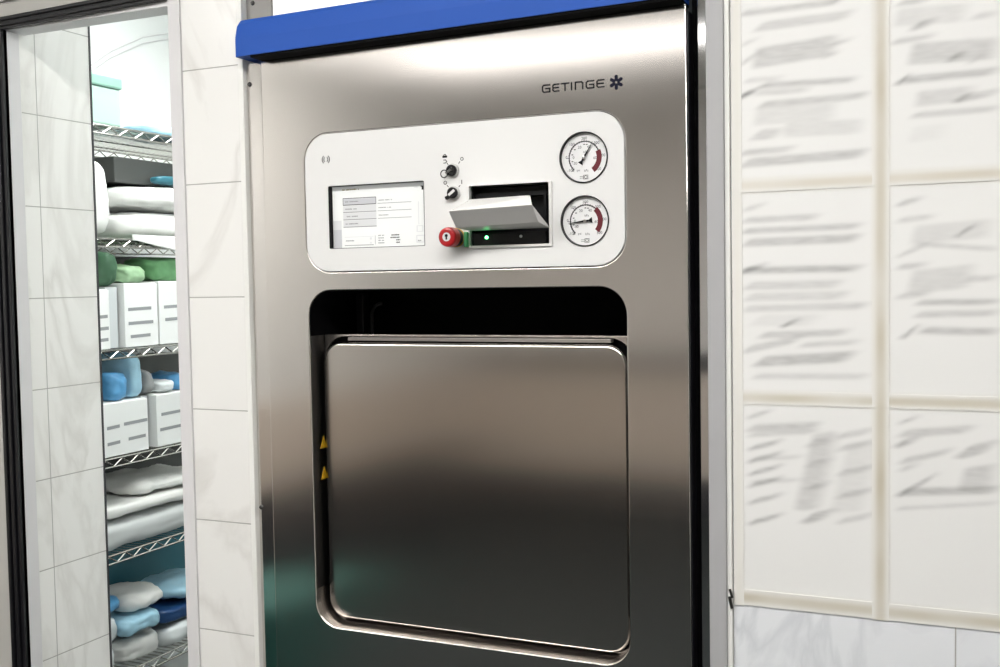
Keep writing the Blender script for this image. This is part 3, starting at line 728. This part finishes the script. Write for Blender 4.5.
# ------------------------------------------------------------------ notices
def smooth(e0, e1, x):
    t = max(0, min(1, (x - e0) / (e1 - e0))); return t * t * (3 - 2 * t)
def sheet(name, x0, x1, z0, z1, bars, label, cat, group, tint=(.85, .85, .835), step=.0026, shear=1.3):
    nx = int((x1 - x0) / step); nz = int((z1 - z0) / step)
    bm = bmesh.new(); cl = bm.verts.layers.float_color.new('ink')
    grid = []
    for j in range(nz + 1):
        row = []
        for i in range(nx + 1):
            x = x0 + (x1 - x0) * i / nx; z = z0 + (z1 - z0) * j / nz
            v = bm.verts.new((x, -.0009 - .0004 * noise.noise((x * 9, z * 9, 3)), z)); row.append(v)
            keep = 1.0
            for (ax, az, bx, bz, th, dk) in bars:
                sh_ = shear if th < .020 else .25
                if x < min(ax, bx) - .05 or x > max(ax, bx) + .05: continue
                t = (x - ax) / (bx - ax) if abs(bx - ax) > 1e-5 else 0
                dz_ = z - (az + (bz - az) * max(0, min(1, t)))
                if abs(dz_) > th + .004: continue
                xs_ = x - sh_ * dz_
                c = smooth(-.010, .007, xs_ - ax) * (1 - smooth(-.020, .010, xs_ - bx)) * (1 - smooth(th / 2 - .0042, th / 2 + .0036, abs(dz_)))
                wv = .9 + .25 * noise.noise((x * 55, z * 260, 1.7))
                keep *= 1 - min(.9, dk * .80 * c * wv)
            ed = min(x - x0, x1 - x, z - z0, z1 - z)
            e = 1 - smooth(0, .010, ed)
            col = [tint[k] * (1 - e) + (.79, .77, .72)[k] * e for k in range(3)]
            v[cl] = (*[max(.03, c_ * keep) for c_ in col], 1)
        grid.append(row)
    for j in range(nz):
        for i in range(nx): bm.faces.new((grid[j][i], grid[j][i + 1], grid[j + 1][i + 1], grid[j + 1][i]))
    me = bpy.data.meshes.new(name); bm.to_mesh(me); bm.free()
    o = put(name, me, M['paper'], None, smooth=True)
    sd = o.modifiers.new('t', 'SOLIDIFY'); sd.thickness = .0014; sd.offset = -1
    return tag(o, label, cat, group)
GRP = 'printed notices taped to the tiled wall'
CX = ((-.322, -.1275), (-.1145, .090)); RZ = ((1.689, 1.990), (1.3755, 1.6775), (1.075, 1.3645))
LB = {(0, 0): (PRINT_11, 'white notice of many long text lines, beside the grey post, in the top row'),
      (0, 1): (PRINT_12, 'white notice cut by the right picture edge, in the top row of taped sheets'),
      (1, 0): (PRINT_21, 'white notice of evenly spaced text lines, middle row, next to the grey post'),
      (1, 1): (PRINT_22, 'white notice with blank lower third, middle row, away from the grey post'),
      (2, 0): (PRINT_31, 'white notice with short lines in three columns, bottom row beside the grey post'),
      (2, 1): (PRINT_32, 'white notice printed only near its top, bottom row, away from the grey post')}
for (r_, c_), (bars, lab) in LB.items():
    sheet('notice_sheet', *CX[c_], *RZ[r_], bars, lab, 'notice', GRP)
TOFF = -1
def tape(x0, x1, z0, z1, label, strong, y=-.0020):
    horizontal = (x1 - x0) > (z1 - z0)
    bm = bmesh.new(); cl = bm.verts.layers.float_color.new('ink'); n = 10; L_ = 60
    rows_ = []
    for i in range(L_ + 1):
        row = []
        for k in range(n + 1):
            u = i / L_; w = k / n
            x = x0 + (x1 - x0) * (u if horizontal else w); z = z0 + (z1 - z0) * (w if horizontal else u)
            e = smooth(0, .45, min(w, 1 - w)) * (.85 + .5 * noise.noise((x * 14, z * 14, 8)))
            c = [(.82, .81, .775)[q] * (1 - e) + strong[q] * e for q in range(3)]
            v = bm.verts.new((x, y, z)); v[cl] = (*c, 1); row.append(v)
        rows_.append(row)
    for A, Bq in zip(rows_, rows_[1:]):
        for k in range(n): bm.faces.new((A[k], A[k + 1], Bq[k + 1], Bq[k]))
    bmesh.ops.recalc_face_normals(bm, faces=bm.faces)
    me = bpy.data.meshes.new('tape_strip'); bm.to_mesh(me); bm.free()
    o = put('tape_strip', me, M['tape'], None)
    sd = o.modifiers.new('t', 'SOLIDIFY'); sd.thickness = -y + .0004; sd.offset = TOFF
    return tag(o, label, 'tape', 'yellowed tape strips holding the notices')
ty = (.62, .58, .485)
tape(-.330, .095, 1.6735, 1.6935, 'yellowed horizontal tape strip between the top and middle rows of notices', (.70, .66, .575))
tape(-.330, .095, 1.3600, 1.3805, 'yellowed horizontal tape strip between the middle and bottom rows of notices', ty)
tape(-.330, .095, 1.0560, 1.0800, 'yellowed horizontal tape strip along the bottom of the lowest notices', ty)
tape(-.1325, -.1095, 1.055, 1.992, 'yellowed vertical tape strip between the two columns of notices', ty, -.0023)
tape(-.3300, -.3150, 1.055, 1.992, 'yellowed vertical tape strip down the notice edges beside the post', (.80, .785, .735), -.0023)
bm = bmesh.new(); stroke(bm, [(-.3355, 1.066), (-.3325, 1.052)], .004, -.0085, -.0060); stroke(bm, [(-.3350, 1.078), (-.3320, 1.068)], .003, -.0085, -.0060)
tag(build('edge_chip', bm, M['steel_dark']), 'small dark clip on the white wall edge below the notices', 'chip')  # raised dark strokes stand for a chip in the wall edge

# ------------------------------------------------------------------ shelving in the store
SHX, SHB, SY0, SY1 = -2.40, -2.85, .33, 1.85
SZ_ = (2.040, 1.700, 1.360, 1.030, .735, .360)
R = thing('wire_shelving', 'chrome wire shelving unit against the store room wall, seen through the doorway', 'shelving', (-2.62, 1.09, 0))
for z in SZ_:
    bm = bmesh.new()
    for x in (SHX, SHB):
        for zz in (z - .0035, z - .0285): tube(bm, [(x, SY0, zz), (x, SY1, zz)], .0034, 6)
        n = 44
        tube(bm, [(x, SY0 + (SY1 - SY0) * i / n, z - .006 if i % 2 else z - .026) for i in range(n + 1)], .0026, 5)
    for y in (SY0, SY1):
        for zz in (z - .0035, z - .0285): tube(bm, [(SHX, y, zz), (SHB, y, zz)], .0034, 6)
    for i in range(1, 61):
        y = SY0 + (SY1 - SY0) * i / 61
        tube(bm, [(SHX, y, z - .002), (SHB, y, z - .002)], .0020, 5)
    for x in (SHX - .12, SHX - .24, SHX - .36): tube(bm, [(x, SY0, z - .008), (x, SY1, z - .008)], .0028, 6)
    build('shelf', bm, M['wire'], R)
for x in (SHX, SHB):
    for y in (SY0 - .004, SY1 + .004):
        bm = bmesh.new(); tube(bm, [(x, y, 0), (x, y, 2.09)], .0125, 14)
        build('post', bm, M['wire'], R)

def crate(name, x0, x1, y0, y1, z0, z1, mat, label, cat, group=None, bev=.004):
    o = build(name, boxes((x0, x1, y0, y1, z0, z1), bevel=bev), mat)
    return tag(o, label, cat, group)
def carton(y0, y1, z0, z1, label, group, rows_, x0=-2.66, x1=-2.408, mat='carton'):
    t = thing('carton', label, 'box', ((x0 + x1) / 2, (y0 + y1) / 2, z0), group)
    build('box_body', boxes((x0, x1, y0, y1, z0, z1), bevel=.002), M[mat], t)
    build('flap', boxes((x0 + .004, x1 - .004, y0 + .004, (y0 + y1) / 2 - .001, z1, z1 + .002), (x0 + .004, x1 - .004, (y0 + y1) / 2 + .001, y1 - .004, z1, z1 + .002)), M[mat], t)
    bm = bmesh.new()
    for k, (a, b, v) in enumerate(rows_):
        ya = y0 + (y1 - y0) * a; yb = y0 + (y1 - y0) * b; zc = z0 + (z1 - z0) * v
        bm.faces.new([bm.verts.new(p) for p in ((x1 + .0006, ya, zc - .006), (x1 + .0006, yb, zc - .004), (x1 + .0006, yb, zc + .006), (x1 + .0006, ya, zc + .004))])
    build('printing', bm, M['carton_ink'], t)
    return t
def pack(name, *a, label=None, cat='pack', group=None, mat='linen', **k):
    o = puff(name, *a, M[mat], **k); return tag(o, label, cat, group)

# top shelf
t = thing('storage_box', 'pale mint green lidded box on the top wire shelf', 'box', (-2.55, .85, 2.042))
build('box_body', boxes((-2.70, -2.408, .72, .972, 2.041, 2.155), bevel=.006), M['mint'], t)
build('lid', boxes((-2.705, -2.403, .715, .977, 2.155, 2.192), bevel=.006), M['mint_lid'], t)
pack('wrapped_pack', -2.62, -2.42, 1.13, 1.34, 2.041, 2.082, label='small pale blue wrapped pack on the top wire shelf, beyond the mint box', mat='blue_pale', rough=.006)
# second shelf
G2 = 'white linen bundles on the second shelf'
pack('linen_bundle', -2.74, -2.395, .60, .965, 1.702, 1.952, label='tall white linen bundle on the second shelf, next to the tiled door side', cat='linen', group=G2, rough=.014, seed=2)
pack('linen_bundle', -2.74, -2.402, .975, 1.42, 1.702, 1.795, label='lower white folded linen bundle of the pair on the second shelf', cat='linen', group=G2, rough=.010, seed=5)
pack('linen_bundle', -2.72, -2.39, .985, 1.40, 1.796, 1.880, label='upper white folded linen bundle of the pair on the second shelf', cat='linen', group=G2, rough=.012, seed=9)
bm = bmesh.new(); cols_ = []
for i in range(25):
    y = .985 + .46 * i / 24; lowz = 1.694 - .17 * max(0, y - 1.0) if y < 1.25 else 1.652
    wv = .0015 * math.sin(i * 1.9)
    cols_.append([bm.verts.new((-2.3925 + wv + .001 * k / 6, y, 1.712 + (lowz - 1.712) * k / 6)) for k in range(7)])
for A, Bq in zip(cols_, cols_[1:]):
    for k in range(6): bm.faces.new((A[k], A[k + 1], Bq[k + 1], Bq[k]))
dc = build('linen_cloth', bm, M['linen'], None, smooth=True)
sd = dc.modifiers.new('t', 'SOLIDIFY'); sd.thickness = .002; sd.offset = 0
tag(dc, 'edge of a white cloth hanging over the front of the second shelf', 'linen')
crate('shade_block', -2.76, -2.47, 1.00, 1.45, 1.881, 1.961, M['shade_dark'], 'dark stand-in shade tray lying on the white linen under the top shelf', 'block')  # dark block added for the shadow under the top shelf
pack('wrapped_pack', -2.462, -2.40, 1.13, 1.40, 1.881, 1.912, label='thin teal wrapped pack at the front of the dark tray under the top shelf', mat='teal', rough=.004)
# third shelf
G3 = 'white printed cartons on the third shelf'
carton(.60, .895, 1.3615, 1.542, 'white printed carton on the third shelf, next to the tiled door side', G3, [(.80, .97, .55), (.80, .98, .35), (.80, .97, .16)])
carton(.958, 1.105, 1.3615, 1.560, 'white printed carton in the middle of the row on the third shelf', G3, [(.1, .8, .60), (.1, .85, .38), (.15, .75, .17)])
carton(1.112, 1.33, 1.3615, 1.565, 'white printed carton on the third shelf, at the far side by the door jamb', G3, [(.1, .55, .60), (.12, .5, .40)])
crate('grey_carton', -2.62, -2.43, .902, .952, 1.3615, 1.550, M['carton_grey'], 'narrow pale grey carton between two white cartons on the third shelf', 'box', None, .002)
crate('bin_or_shade_block', -2.84, -2.70, .62, 1.60, 1.3615, 1.655, M['shade_dark'], 'long dark block standing in for shade behind the white cartons on the third shelf', 'bin')  # dark block added where shade falls behind the cartons
G4 = 'green wrapped packs on the third shelf'
pack('green_pack', -2.62, -2.41, .885, .955, 1.552, 1.665, label='dark green wrapped pack standing on the narrow grey carton', group=G4, mat='green_dark', rough=.01, seed=3)
pack('green_pack', -2.62, -2.41, .965, 1.085, 1.563, 1.625, label='pale green wrapped pack on the middle white carton of the third shelf', group=G4, mat='green_pale', rough=.012, seed=6)
pack('green_pack', -2.60, -2.42, 1.115, 1.30, 1.568, 1.650, label='mid green wrapped pack on the far white carton of the third shelf', group=G4, mat='green_wrap', rough=.014, seed=8)
pack('grey_pack', -2.64, -2.42, .62, .875, 1.545, 1.58, label='low white wrapped pack on the near carton of the third shelf', mat='white_film', rough=.006, seed=4)
# fourth shelf
G5 = 'white printed cartons on the fourth shelf'
carton(.60, 1.045, 1.0315, 1.195, 'wide white printed carton on the fourth shelf, under the blue packs', G5, [(.60, .72, .55), (.60, .72, .25), (.76, .99, .58), (.80, .97, .28)])
carton(1.085, 1.34, 1.0315, 1.20, 'white printed carton on the fourth shelf, at the far side by the door jamb', G5, [(.08, .5, .62), (.05, .45, .33)])
crate('grey_carton', -2.62, -2.44, 1.050, 1.080, 1.0315, 1.20, M['carton_grey'], 'thin grey carton squeezed between two white cartons on the fourth shelf', 'box', None, .002)
crate('bin_or_shade_block', -2.84, -2.72, .62, 1.60, 1.0315, 1.30, M['shade_dark'], 'long dark block standing in for shade behind the blue packs on the fourth shelf', 'bin')  # another added block, its dark colour is the shade behind the packs
G6 = 'blue wrapped packs on the fourth shelf'
pack('blue_pack', -2.64, -2.41, .66, .895, 1.198, 1.27, label='teal blue wrapped pack on the wide carton, nearest the tiled door side', group=G6, mat='teal', rough=.01, seed=1)
pack('blue_pack', -2.62, -2.41, .897, .983, 1.198, 1.285, label='bright blue wrapped pack in the middle of the wide carton', group=G6, mat='blue_wrap', rough=.012, seed=2)
pack('blue_pack', -2.60, -2.415, .985, 1.050, 1.198, 1.345, label='tall pale blue wrapped pack standing on the wide carton', group=G6, mat='blue_pale', rough=.008, seed=12)
pack('grey_pack', -2.60, -2.42, 1.055, 1.105, 1.203, 1.29, label='grey wrapped pack between the blue packs on the fourth shelf', mat='grey_wrap', rough=.008, seed=14)
pack('blue_pack', -2.58, -2.42, 1.187, 1.33, 1.203, 1.262, label='blue wrapped pack on the far carton of the fourth shelf', group=G6, mat='blue_wrap', rough=.012, seed=17)
pack('white_pack', -2.55, -2.405, 1.110, 1.185, 1.203, 1.245, label='small white wrapped pack at the front of the far carton on the fourth shelf', mat='white_film', rough=.008, seed=18)
# fifth shelf
G7 = 'folded sheets on the fifth shelf'
pack('folded_sheet', -2.74, -2.40, .60, 1.40, .737, .835, label='pale grey folded sheet at the bottom of the stack on the fifth shelf', cat='linen', group=G7, mat='linen_grey', rough=.008, seed=21, cuts=20)
pack('folded_sheet', -2.74, -2.405, .66, 1.39, .836, .884, label='pale folded sheet in the middle of the stack on the fifth shelf', cat='linen', group=G7, mat='linen', rough=.010, seed=23, cuts=20)
pack('folded_sheet', -2.72, -2.41, 1.0, 1.38, .885, .928, label='white folded sheet on top of the stack on the fifth shelf', cat='linen', group=G7, mat='linen', rough=.016, seed=26, cuts=20)
crate('bin_or_shade_block', -2.84, -2.75, .50, 1.62, .7365, .99, M['shade_dark'], 'long dark block standing in for shade behind the folded sheets on the fifth shelf', 'bin')  # added block whose dark colour gives the shade behind the stack
# sixth shelf
crate('bin_or_shade_block', -2.82, -2.70, .50, 1.62, .3615, .655, M['teal'], 'long teal bin behind the film packs on the sixth shelf', 'bin')
G8 = 'film packs piled on the sixth shelf'
spec = [(.55, .905, .362, .455, 'white_film', 'white film pack at the near front of the pile on the sixth shelf'),
        (.907, 1.105, .362, .438, 'linen', 'white film pack low in the middle of the pile on the sixth shelf'),
        (1.107, 1.40, .362, .430, 'white_film', 'white film pack at the far end of the pile on the sixth shelf'),
        (.66, .918, .456, .535, 'white_film', 'pale film pack lying on the near front pack of the sixth shelf'),
        (.920, 1.088, .456, .515, 'blue_pale', 'pale blue film pack in the middle of the pile on the sixth shelf'),
        (1.090, 1.38, .439, .495, 'navy_wrap', 'navy blue film pack at the far end of the pile on the sixth shelf'),
        (.70, .958, .536, .60, 'blue_wrap', 'bright blue film pack on top of the pile, near side, sixth shelf'),
        (.960, 1.148, .516, .575, 'linen', 'white film pack on top of the pile in the middle of the sixth shelf'),
        (1.150, 1.40, .496, .558, 'blue_pale', 'pale blue film pack on top of the pile, far side, sixth shelf')]
for i, (a, b, z0, z1, mt, lab) in enumerate(spec):
    pack('film_pack', -2.68 + .02 * (i % 3), -2.405 - .01 * (i % 2), a, b, z0, z1, label=lab, group=G8, mat=mt, rough=.014, seed=30 + i * 2.3, p=3.0 if i > 5 else 6.0)
# pale conduit on the wall over the shelves
bm = bmesh.new()
for dz in (0, .022):
    tube(bm, [(-2.89, 1.30, 2.29 + dz), (-2.89, 1.45, 2.39 + dz), (-2.89, 1.62, 2.475 + dz), (-2.89, 1.82, 2.535 + dz), (-2.89, 2.1, 2.58 + dz)], .0022, 6)
tag(build('wall_cable', bm, M['white_frame']), 'pair of thin pale cables on the store room wall over the top shelf', 'cable')

# ------------------------------------------------------------------ camera and view
yaw, pitch, roll, F = .418, -.0494, -.0168, 1069.5
f_ = Vector((-math.sin(yaw) * math.cos(pitch), math.cos(yaw) * math.cos(pitch), math.sin(pitch)))
r0 = Vector((math.cos(yaw), math.sin(yaw), 0)); u0 = r0.cross(f_)
rr_ = math.cos(roll) * r0 + math.sin(roll) * u0; uu_ = -math.sin(roll) * r0 + math.cos(roll) * u0
cam = bpy.data.cameras.new('camera'); co = bpy.data.objects.new('camera', cam); COL.objects.link(co)
mw = Matrix((rr_, uu_, -f_)).transposed().to_4x4(); mw.translation = Vector((0, -1.6, 1.55)); co.matrix_world = mw
cam.sensor_width = 36; cam.sensor_fit = 'HORIZONTAL'; cam.lens = 36 * F / 1000; cam.clip_start = .02; cam.clip_end = 50
scene.camera = co
w = bpy.data.worlds.new('room_air'); w.use_nodes = True; w.node_tree.nodes['Background'].inputs[0].default_value = (.8, .85, .9, 1); w.node_tree.nodes['Background'].inputs[1].default_value = .05
scene.world = w
vs = scene.view_settings
scene.display_settings.display_device = 'sRGB'
vs.view_transform = 'Standard'; vs.look = 'None'; vs.gamma = 1; vs.use_curve_mapping = False; vs.exposure = EXPOSURE
